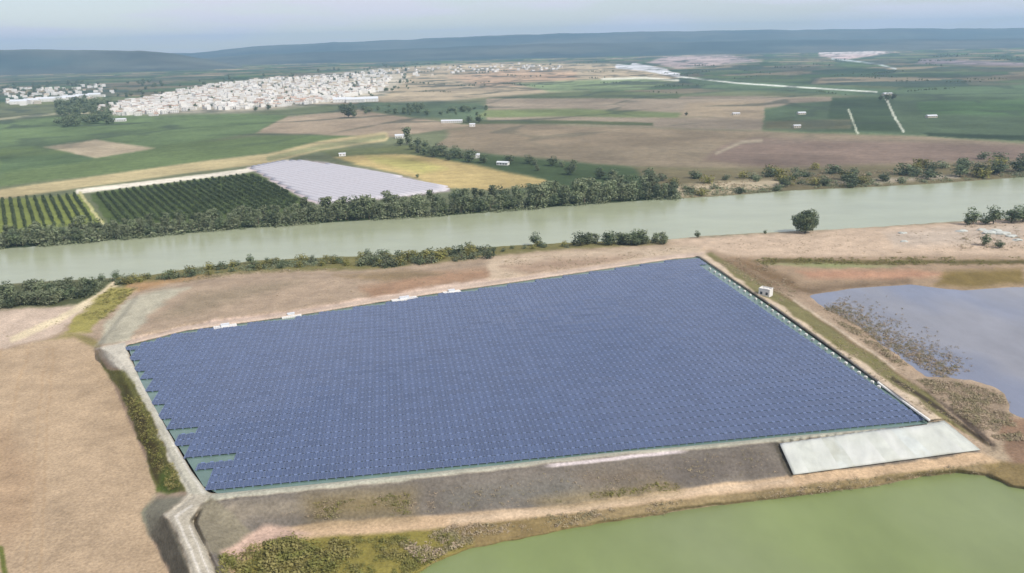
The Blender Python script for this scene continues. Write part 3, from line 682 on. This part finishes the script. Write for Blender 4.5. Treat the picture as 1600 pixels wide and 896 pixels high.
strip(905, 1040, 24, 12, 24, 2, 7, 'dark tree in the clump by the far reservoir corner', 'clump of trees by the far corner', [POP[3], POP[0]], 'tree', 1.7)
for x, y, hh, lab in ((392,412,15,'lone small dark tree standing at the water left of the shrub strip'), (418,412,11,'small dark tree just right of the lone waterside one'), (488,408,10,'low dark tree on the near bank before the shrub strip'), (837,384,22,'slender dark tree standing alone left of the clump'), (575,402,14,'dark tree where the thick shrub strip begins'), (182,438,15,'dark tree at the top of the pale path'), (160,440,12,'dark rounded tree left of the path top'), (232,436,10,'small dark tree right of the path top'), (1090,372,12,'dark low tree at the water beyond the reservoir corner'), (1195,366,7,'tiny shrub-like tree between corner and round tree')):
    plant('tree', POP[3], x, y, hh, lab, 'tree', None, 1.2)
# the big round tree
p = gp(1258, 364); t = empty('round_tree', p); tag(t, 'large round dark green tree standing alone at the river edge', 'tree')
s_ = (p-co.location).length/F
rg = random.Random(5); mb = MB(); RR = 20.5*s_; cz = 19*s_
lobes = []
for k in range(46):
    d = Vector((rg.gauss(0, 1), rg.gauss(0, 1), rg.gauss(0, 1)*.95)).normalized(); lobes.append((Vector((0, 0, cz))+d*RR*rg.uniform(.35, .78), RR*rg.uniform(.22, .36)))
for k in range(9000):
    c, r_ = lobes[rg.randrange(46)]; d = Vector((rg.gauss(0, 1), rg.gauss(0, 1), rg.gauss(0, 1))).normalized(); q = c+d*r_*rg.uniform(.7, 1.08)
    if q.z < .6: q.z = rg.uniform(.4, 1.5)
    nrm = (d+Vector((rg.gauss(0, .5), rg.gauss(0, .5), .3))).normalized(); a_ = nrm.orthogonal().normalized(); b_ = nrm.cross(a_); sz = .42*rg.uniform(.6, 1.3)
    mb.poly([q-a_*sz-b_*sz*.5, q+a_*sz*.2-b_*sz*.7, q+a_*sz+b_*sz*.3, q-a_*sz*.1+b_*sz*.7])
link('crown', mb.mesh('crown', M['leaf_d']), t); link('trunk', trunk_mesh(30*s_, .6, 5), t)
for x, y, hh, ws, lab in ((1520,351,24,1.0,'left one of the dark trees on the right bank'), (1511,352,12,1.2,'small dark bush-like tree left of the upright right bank trees'), (1552,350,26,1.0,'middle dark tree of the right bank group'), (1540,351,13,1.5,'low tree between the two taller right bank trees'), (1580,348,21,1.6,'broad dark tree right of the middle one'), (1598,347,22,1.6,'dark tree cut by the right picture edge'), (1625,346,24,1.5,'dark tree just outside the right edge'), (1538,384,18,.9,'dark brown bush tree below the right bank group'), (1562,388,12,1.3,'low brown bush tree at the rubble')):
    plant('tree', POP[3], x, y, hh, lab, 'tree', None, ws*1.25)
for x, y, hh, lab in ((545,184,20,'dark tree in the middle of the pink brown field'), (552,184,14,'smaller tree beside the dark one in the pink field'), (636,226,26,'brown green tree at the end of the long tan road'), (626,228,14,'low tree left of the road end tree'), (652,230,15,'low tree right of the road end tree'), (665,232,13,'rounded tree at the hedge start'), (652,278,7,'dark round bush tree at the edge of the white plastic'), (1072,181,6,'small dark tree on the far brown field'), (733,192,12,'left thin tree by the white hut'), (748,192,13,'right thin tree by the white hut'), (400,174,9,'dark tree at the foot of the white town'), (420,172,10,'dark tree right of the one at the town foot'), (1385,158,12,'tree cluster at the farm by the track'), (1395,156,10,'right tree at the farm by the track'), (1376,157,8,'left low tree at the farm by the track')):
    plant('tree', POP[3] if hh != 26 else POP[1], x, y, hh, lab, 'tree', None, 1.3)
for i in range(34):                        # hedge above the yellow field
    s = random.random(); x = 640+s*400; y = 236+s*50+random.uniform(-5, 8)
    plant('tree', POP[random.choice((3, 3, 0))], x, y, random.uniform(9, 17), 'green tree in the hedge above the yellow field', 'tree', 'hedge trees above the yellow field', 1.7)
FARM = []
for i in range(60):                        # grove left of the town
    x = random.uniform(90, 175); y = random.uniform(166, 200)-(x-90)*.06
    FARM.append((x, y, random.uniform(9, 15)))
for i in range(46):
    s = random.random(); x = 520+s*240; y = 166+random.uniform(0, 12)+s*4
    FARM.append((x, y, random.uniform(5, 10)))
for i in range(70):
    x = random.uniform(0, 260); y = 132+random.uniform(0, 24)-x*.01
    FARM.append((x, y, random.uniform(4, 7)))

FARM_TODO = FARM
# orchard: three hundred nearest trees as things, the rest in one mass
def inpoly(P, x, y): return float(sdist(P, np.array([float(x)]), np.array([float(y)]))[0]) < 0
OR1 = [(-60,322),(0,314),(124,305),(152,347),(60,357),(-60,372)]; OR2 = [(146,305),(380,275),(400,277),(470,312),(455,326),(300,342),(175,350)]
ow = []
od = math.atan2((pt(160, 350, G)-pt(126, 302, G)).y, (pt(160, 350, G)-pt(126, 302, G)).x)
o0 = pt(160, 350, G); da = Vector((math.cos(od), math.sin(od), 0)); db = Vector((-math.sin(od), math.cos(od), 0))
for i in range(-60, 60):
    for j in range(-40, 60):
        q = o0+da*(i*4.6)+db*(j*6.4); d = q-co.location
        v_ = d.dot(Y.normalized())/(-d.dot(Zc.normalized()))*F; u_ = d.dot(X.normalized())/(-d.dot(Zc.normalized()))*F; x, y = 800+u_, 448-v_
        if -70 < x < 480 and (inpoly(OR1, x, y) or inpoly(OR2, x, y)) and random.random() < .96: ow.append((d.length, q, x, i, j))
ow.sort(key=lambda t_: t_[0]); print('orchard', len(ow))
near_o = ow[:300]; rnk = {}
for side in (0, 1):
    js = sorted({t_[4] for t_ in near_o if (t_[2] >= 150) == bool(side)}, key=lambda j: j)
    if not js: continue
    xm = {j: np.mean([t_[2] for t_ in near_o if t_[4] == j]) for j in js}; js.sort(key=lambda j: xm[j], reverse=not side)
    for a_, j in enumerate(js):
        for b_, t_ in enumerate(sorted([t_ for t_ in near_o if t_[4] == j and (t_[2] >= 150) == bool(side)], key=lambda t_: t_[0])): rnk[(t_[3], j)] = (a_+1, b_+1)
for d, q, x, oi_, oj_ in near_o:
    ra_, rb_ = rnk[(oi_, oj_)]
    o = link('orchard_tree', random.choice(CIT)); o.location = q+Vector((random.uniform(-.3, .3), random.uniform(-.3, .3), 0)); s = random.uniform(.75, 1.1)*(.85 if x < 150 else 1); o.scale = (s, s, s); o.rotation_euler[2] = random.uniform(0, 6.28)
    if x < 150: tag(o, 'small citrus tree, %s row left of the orchard track, %s from the river' % (ordinal(ra_), ordinal(rb_)), 'orchard tree', 'orchard trees left of the track')
    else: tag(o, 'dark citrus tree, %s row right of the orchard track, %s from the river' % (ordinal(ra_), ordinal(rb_)), 'orchard tree', 'orchard trees right of the track')
def mass(name, items, mesh_src, label, cat, m):
    vs, fs = [], []; b = 0
    src = []
    for me in mesh_src:
        a_ = np.empty(len(me.vertices)*3, np.float32); me.vertices.foreach_get('co', a_); src.append((a_.reshape(-1, 3), [tuple(p.vertices) for p in me.polygons]))
    for q, s, sz in items:
        v, f = src[random.randrange(len(src))]; th = random.uniform(0, 6.28); R_ = np.array([[math.cos(th), -math.sin(th), 0], [math.sin(th), math.cos(th), 0], [0, 0, 1]])
        vs.append((v@R_.T)*np.array([s, s, sz])+np.array(tuple(q))); fs += [tuple(i+b for i in p) for p in f]; b += len(v)
    me = bpy.data.meshes.new(name); me.from_pydata(np.concatenate(vs).tolist(), [], fs); me.materials.append(m); me.update()
    return tag(link(name, me), label, cat, None, 'stuff')
it = []
for i in range(140): x = random.uniform(230, 640); FARM.append((x, 176-(x-230)*.09+random.uniform(-40, 4)*(1 if random.random() < .6 else .1), random.uniform(3, 6)))
for i in range(130): x = random.uniform(250, 600); FARM.append((x, random.uniform(118, 165)-(x-400)*.06, random.uniform(2, 4.5)))
for i in range(60):
    x = random.uniform(500, 1600); y = random.uniform(86, 148); sl_ = random.uniform(-.12, .12)
    for k in range(random.randint(6, 16)): xx = x+k*random.uniform(3, 5); FARM.append((xx, y+(xx-x)*sl_, random.uniform(1.2, 3.0)))
for x, y, hh in FARM:
    p = gp(x, y); s = hh/F*(p-co.location).length/10; it.append((p, s*1.6, s))
mass('woodland', it, [POP[3][0], POP[0][0]], 'far groves and scattered trees around the white town', 'woodland', M['leaf_d'])
mass('orchard', [(q, random.uniform(.75, 1.1), random.uniform(.75, 1.1)) for d, q, x, _i, _j in ow[300:]], CIT, 'farther part of the dark green citrus orchard', 'orchard', M['citrus'])

# scrub, weeds and reeds too many to count
tuft = [crown_mesh('tuft', 1.0, .9+.3*i, M['leaf_y'], 30+6*i, .17, 4, 40+i, -.15, .8) for i in range(5)]
def scatter(name, areas, label, cat, m, zoff=-.15):
    it = []
    for P, n, s0, s1 in areas:
        n = int(n*2.2)
        xs = [q[0] for q in P]; ys = [q[1] for q in P]; k = 0; tries = 0
        while k < n and tries < n*8:
            tries += 1; x = random.uniform(min(xs), max(xs)); y = random.uniform(min(ys), max(ys))
            nn = float(fbm(np.array(x/30.), np.array(y/12.), 3))
            if nn < .36 or not inpoly(P, x, y): continue
            s = random.uniform(s0, s1)*random.uniform(.5, 1)*(.6+nn); it.append((gp(x, y, zoff), s*1.3, s*random.uniform(.5, 1.1))); k += 1
    return mass(name, it, tuft, label, cat, m)
scatter('green_scrub', [([(340,870),(420,846),(520,842),(560,896),(560,940),(350,940)], 330, .9, 2.0), ([(500,846),(720,835),(690,870),(640,900),(560,900)], 200, .5, 1.3), ([(490,785),(640,772),(640,806),(490,812)], 90, .4, .9), ([(850,782),(1060,752),(1060,766),(860,786)], 70, .4, .8), ([(120,492),(170,452),(210,454),(150,518)], 120, .5, 1.2), ([(1180,404),(1600,402),(1600,416),(1180,414)], 240, .6, 1.3), ([(0,520),(100,512),(160,470),(200,440),(190,436),(120,490),(0,532)], 60, .3, .8)],
        'yellow green scrub and weeds on the banks and slopes', 'scrub', M['leaf_y'])
scatter('dry_scrub', [([(1285,488),(1340,515),(1400,558),(1450,594),(1560,606),(1600,690),(1560,690),(1500,650),(1440,600),(1350,536)], 1500, .35, 1.0), ([(1100,396),(1180,404),(1250,446),(1240,470),(1150,430)], 150, .5, 1.1), ([(1110,398),(1250,478),(1440,608),(1520,680),(1440,640),(1300,545),(1180,450)], 380, .3, .9), ([(790,404),(1000,390),(1090,386),(1040,398),(860,424),(780,436)], 200, .3, .8), ([(240,512),(460,480),(760,436),(760,412),(420,440),(280,462)], 260, .25, .6), ([(1100,376),(1600,346),(1600,396),(1120,398)], 260, .3, .8), ([(420,800),(700,760),(1180,700),(1220,740),(900,784),(480,812)], 420, .2, .6), ([(700,824),(900,802),(1240,764),(1540,722),(1545,738),(1240,776),(900,820),(700,846)], 420, .4, .9), ([(620,850),(700,826),(740,846),(660,880)], 160, .5, 1.1), ([(200,446),(380,424),(600,418),(380,430),(210,456)], 160, .5, 1.1), ([(1060,290),(1300,270),(1600,262),(1600,276),(1300,290),(1060,306)], 260, 1.0, 2.2), ([(1500,355),(1600,350),(1600,392),(1500,392)], 60, .8, 1.6), ([(480,780),(680,768),(680,802),(480,812)], 90, .3, .8)],
        'dry brown scrub along the shores and track edges', 'scrub', M['leaf_dry'])
scatter('slope_weeds', [([(180,590),(210,600),(262,705),(286,760),(262,768),(222,690)], 330, .3, .8), ([(1250,500),(1330,548),(1440,626),(1500,664),(1440,618),(1330,536)], 120, .3, .7), ([(1190,470),(1260,500),(1330,545),(1300,550),(1210,480)], 90, .3, .6)],
        'olive weeds on the outer levee slopes', 'weeds', M['leaf_y'])
scatter('undergrowth', [([(x, y-12) for x, y in RFAR[2:14]]+[(x, y+1) for x, y in RFAR[2:14]][::-1], 520, 2.2, 4.5), ([(-20,452),(150,444),(150,466),(-20,472)], 130, 1.8, 3.2), ([(1040,300),(1240,286),(1600,262),(1600,278),(1240,298),(1040,312)], 200, 1.2, 3.0), ([(300,421),(560,402),(770,388),(770,398),(560,412),(300,430)], 240, 1.0, 2.2)],
        'green undergrowth along the foot of the riverside trees', 'undergrowth', M['leaf'])
# lagoon shore: reeds standing in shallow water
it = []
for i in range(2200):
    s = random.random()**1.2; o_ = abs(random.gauss(0, 1)); x = 1285+s*190+o_*20+random.gauss(0, 4); y = 486+s*105-o_*9+random.gauss(0, 4)
    it.append((pt(x, y, ZB-.1), random.uniform(.3, 1.1), random.uniform(.3, .8)))
mass('reeds', it, tuft, 'dry reeds standing in the shallow lagoon edge', 'reeds', M['leaf_dry'])

# pale rubble at the right bank
for i, (x, y, s) in enumerate([(1502,362,2.6),(1545,365,3.6),(1556,362,3.0),(1566,366,3.4),(1580,370,2.6),(1410,365,2.0),(1412,378,1.7),(1534,360,2.6),(1590,376,2.2)]):
    bm = bmesh.new(); bmesh.ops.create_icosphere(bm, subdivisions=2, radius=1); rg = random.Random(i)
    for v in bm.verts: v.co *= rg.uniform(.75, 1.2); v.co.z *= .55
    me = bpy.data.meshes.new('earth_heap'); bm.to_mesh(me); bm.free(); me.materials.append(M['conc'])
    o = link('earth_heap', me); o.location = gp(x, y); o.scale = (s*1.5, s, s)
    tag(o, 'pale heap of rubble on the right bank, %s' % ['leftmost by the bush', 'largest under the middle tree', 'narrow behind the largest', 'broad right of the largest', 'low one nearer the edge', 'isolated one far left', 'isolated smallest one far left', 'small one left of the largest', 'last one at the picture edge'][i], 'heap', 'rubble heaps on the right bank')

# ------------------------------------------------------------------ polytunnels of the white plastic field
PL = [(388,262),(440,252),(478,251),(560,263),(698,290),(704,298),(600,311),(492,319)]
plw = [pt(x, y, G) for x, y in PL]; ad = (plw[4]-plw[2]); ad.z = 0; ad.normalize(); bd = Vector((-ad.y, ad.x, 0)); pl_ = [((p-plw[0]).dot(ad), (p-plw[0]).dot(bd)) for p in plw]
tmin, tmax = min(q[1] for q in pl_), max(q[1] for q in pl_); TWD = 7.2; tunnels = []
yv = tmin+TWD/2
while yv < tmax-TWD/2:
    xs = []
    for yy in (yv-TWD*.4, yv+TWD*.4):
        s_ = []
        for i in range(len(pl_)):
            (ax, ay), (bx, by) = pl_[i], pl_[(i+1) % len(pl_)]
            if (ay > yy) != (by > yy): s_.append(ax+(yy-ay)*(bx-ax)/(by-ay))
        if len(s_) >= 2: xs.append((min(s_), max(s_)))
    if len(xs) == 2 and min(xs[0][1], xs[1][1])-max(xs[0][0], xs[1][0]) > 12: tunnels.append((yv, max(xs[0][0], xs[1][0]), min(xs[0][1], xs[1][1])))
    yv += TWD
print('tunnels', len(tunnels), 'rows', NR)
for i, (yv, x0, x1) in enumerate(tunnels):
    c = plw[0]+ad*x0+bd*yv; t = empty('polytunnel', (c.x, c.y, G), math.atan2(ad.y, ad.x)); tag(t, 'long low white plastic tunnel, %s from the river side' % ordinal(i+1), 'polytunnel', 'plastic tunnels of the white field')
    mb = MB(); n = 8; ns = max(2, int((x1-x0)/12)); w2 = TWD/2*.97
    for k in range(ns+1):
        xx = (x1-x0)*k/ns
        for j in range(n+1): th = math.pi*j/n; mb.v.append((xx, w2*math.cos(th), 1.5*math.sin(th)+.04*math.sin(k*2+j)))
    for k in range(ns):
        for j in range(n): a_ = k*(n+1)+j; mb.f.append((a_, a_+n+1, a_+n+2, a_+1)); mb.m.append(0)
    mb.f.append(tuple(range(n+1))); mb.m.append(0); mb.f.append(tuple(ns*(n+1)+j for j in range(n, -1, -1))); mb.m.append(0)
    link('film', mb.mesh('film', M['plastic'], True), t)
    mb = MB(); mb.box((-.05, 0, .6), (.14, 2.2, 1.2)); link('door', mb.mesh('door', M['metal']), t)

# ------------------------------------------------------------------ buildings
def house_meshes(w_, d_, h_, wallm, roofm, flat=False):
    mb = MB(); mb.box((0, 0, h_/2), (w_, d_, h_), 0)
    for k in range(max(2, int(w_/3.2))):
        x = -w_/2+(k+.5)*w_/max(2, int(w_/3.2))
        for z in ([1.6] if h_ < 5 else [1.6, 4.6]): mb.box((x, -d_/2, z), (1.1, .12, 1.3), 1)
    if flat: mb.box((0, 0, h_+.25), (w_*.4, d_*.4, .5), 0)
    wm = mb.mesh('wall', [wallm, M['glass']]); mb = MB(); o = .4
    if flat:
        for sx in (-1, 1): mb.box((sx*(w_/2-.1), 0, h_+.35), (.25, d_+.1, .7))
        for sy in (-1, 1): mb.box((0, sy*(d_/2-.1), h_+.35), (w_-.4, .25, .7))
    else:
        X_, Y_, r_ = w_/2+o, d_/2+o, h_+d_*.2; z = h_+.02
        mb.v += [(-X_,-Y_,z),(X_,-Y_,z),(X_,Y_,z),(-X_,Y_,z),(-X_,0,r_),(X_,0,r_)]; b = 0
        for f in ((0,1,5,4),(2,3,4,5),(0,4,3),(1,2,5),(3,2,1,0)): mb.f.append(f); mb.m.append(0)
    return wm, mb.mesh('roof', roofm)
HM = [house_meshes(11, 9, 6.2, M['wall'], M['tile']), house_meshes(9, 9, 6.4, M['wall'], M['wall'], True), house_meshes(14, 10, 6.0, M['wall'], M['wall2'], True), house_meshes(10, 8, 3.6, M['wall'], M['tile']), house_meshes(12, 9, 6.4, M['wall2'], M['tile']), house_meshes(12, 9, 8.5, M['wall'], M['wall'], True)]
HW = (0, 1, 1, 2, 1, 3, 1, 5)
TOWN = [(150,172),(200,160),(250,150),(300,138),(360,130),(440,122),(520,118),(600,108),(612,124),(598,142),(560,150),(500,162),(430,168),(370,172),(300,172),(240,182),(160,180)]
UP = [(600,110),(700,104),(820,100),(900,106),(840,112),(720,116),(620,124)]
LEFTT = [(0,140),(160,134),(180,146),(160,158),(40,166),(0,160)]
cand = []
def seed_houses(P, n, zone):
    xs = [q[0] for q in P]; ys = [q[1] for q in P]; k = 0
    while k < n:
        x, y = random.uniform(min(xs), max(xs)), random.uniform(min(ys), max(ys))
        if inpoly(P, x, y): p = gp(x, y); cand.append(((p-co.location).length, p, zone, x)); k += 1
seed_houses(TOWN, 1500, 'town'); seed_houses(UP, 90, 'hill'); seed_houses(LEFTT, 130, 'left')
cand.sort(key=lambda q: q[0])
lab = {'town': ('white house among the dense white houses of the town', 'houses of the white town'), 'hill': ('pale house on the ridge right of the town', 'houses on the ridge'), 'left': ('white house of the left edge village', 'houses at the left edge')}
for d, p, z_, x in cand[:290]:
    wm, rm = HM[random.choice(HW)]; t = empty('house', p-Vector((0, 0, .3)), random.choice((0, 0, 1.57))+random.gauss(.25, .25)); s = random.uniform(.85, 1.25); t.scale = (s, s, s)
    nm = lab[z_]
    if z_ == 'town':
        sub = 'left end below the grove' if x < 250 else ('left half' if x < 380 else ('middle' if x < 480 else 'right end')); nm = ('white house in the town front, %s' % sub, 'front houses of the town, '+sub)
    tag(t, nm[0], 'house', nm[1]); link('wall', wm, t); link('roof', rm, t)
rest = cand[290:]; mb = MB()
for d, p, z_, x in rest:
    w_, d_, h_ = random.uniform(8, 16), random.uniform(8, 11), random.choice((3.6, 6.2, 6.4, 9)); rz = random.gauss(.25, .3); mb.box((p.x, p.y, p.z+h_/2), (w_, d_, h_), 0 if random.random() < .85 else 1, rz)
    mb.box((p.x, p.y, p.z+h_+.35), (w_*.96, d_*.96, .7), 2 if random.random() < .3 else 0, rz)
tag(link('town_houses', mb.mesh('town_houses', [M['wall'], M['wall2'], M['tile']])), 'mass of white houses climbing behind the front of the town', 'town', None, 'stuff')
shed_n = 0
def shed(x, y, w_, d_, h_, rz, label, group=None, m='wall'):
    wm, rm = house_meshes(w_, d_, h_, M[m], M['metal']); t = empty('warehouse', gp(x, y), rz); tag(t, label, 'warehouse', group); link('wall', wm, t); link('roof', rm, t)
for i, (x, y, w_) in enumerate([(30,163,40),(50,161,36),(72,159,44),(92,158,40),(112,156,42),(130,154,36),(148,152,34)]):
    shed(x, y, w_, 22, 8, .35, 'long white warehouse left of the grove, %s from the left' % ordinal(i+1), 'white warehouses in a row at the left')
for i, (x, y, w_) in enumerate([(535,160,40),(556,160,42),(578,159,38)]):
    shed(x, y, w_, 22, 7, .1, 'long white shed below the right end of the town, %s of three' % ['left', 'middle', 'right'][i], 'white sheds below the town')
shed(186, 190, 26, 10, 4, .2, 'long pale green shed between grove and green field')
shed(742, 247, 11, 7, 4, .1, 'small white hut at the hedge above the yellow field'); shed(786, 258, 13, 6, 3, -.4, 'low pale shed right of the white hut by the hedge')
shed(738, 198, 9, 7, 4, .1, 'white farmhouse between two thin trees on the brown field'); shed(706, 192, 36, 9, 3.5, 0, 'long pale shed at the corner of the brown field')
shed(1252, 179, 13, 8, 3, .1, 'pale farm shed on the right green field', None, 'wall2'); shed(1245, 200, 10, 6, 3.5, 0, 'small pale shed nearer than the farm shed', None, 'wall2'); shed(1455, 184, 16, 8, 3, .1, 'pale shed standing alone on the dark green field', None, 'wall2')
shed(1386, 150, 20, 10, 5, .2, 'grey farm building at the head of the track', None, 'wall2'); shed(625, 216, 14, 9, 4, .2, 'pale hut at the end of the long tan road'); shed(535, 244, 8, 5, 3, .2, 'small pale hut at the corner of the white plastic')
shed(1150, 180, 12, 7, 3, 0, 'low pale shed on the bare brown field', None, 'wall2')
# pump hut on the levee
p = gp(1196, 462); t = empty('pump_hut', p, -.7); tag(t, 'small white pump hut on the far part of the right levee', 'hut')
wm, rm = house_meshes(5.5, 4.2, 3.2, M['wall'], M['wall'], True); link('wall', wm, t); link('roof', rm, t)

# things that share a label are told apart by their order from the left
inv = co.matrix_world.inverted(); same = {}
for o in list(COL.objects):
    if o.parent is None and o.get('label') and not o.get('kind'): same.setdefault(o['label'], []).append(o)
def big_ordinal(n): return ordinal(n) if n < 100 else ('one hundredth' if n == 100 else 'hundred-and-'+ordinal(n-100))
for lab_, os_ in same.items():
    if len(os_) < 2: continue
    def sx(o): v = inv @ o.location; return v.x/-v.z
    os_.sort(key=sx)
    for k, o in enumerate(os_):
        t_ = lab_+', '+big_ordinal(k+1)+' from the left'
        if len(t_.replace(',', ' ').split()) <= 16: o['label'] = t_
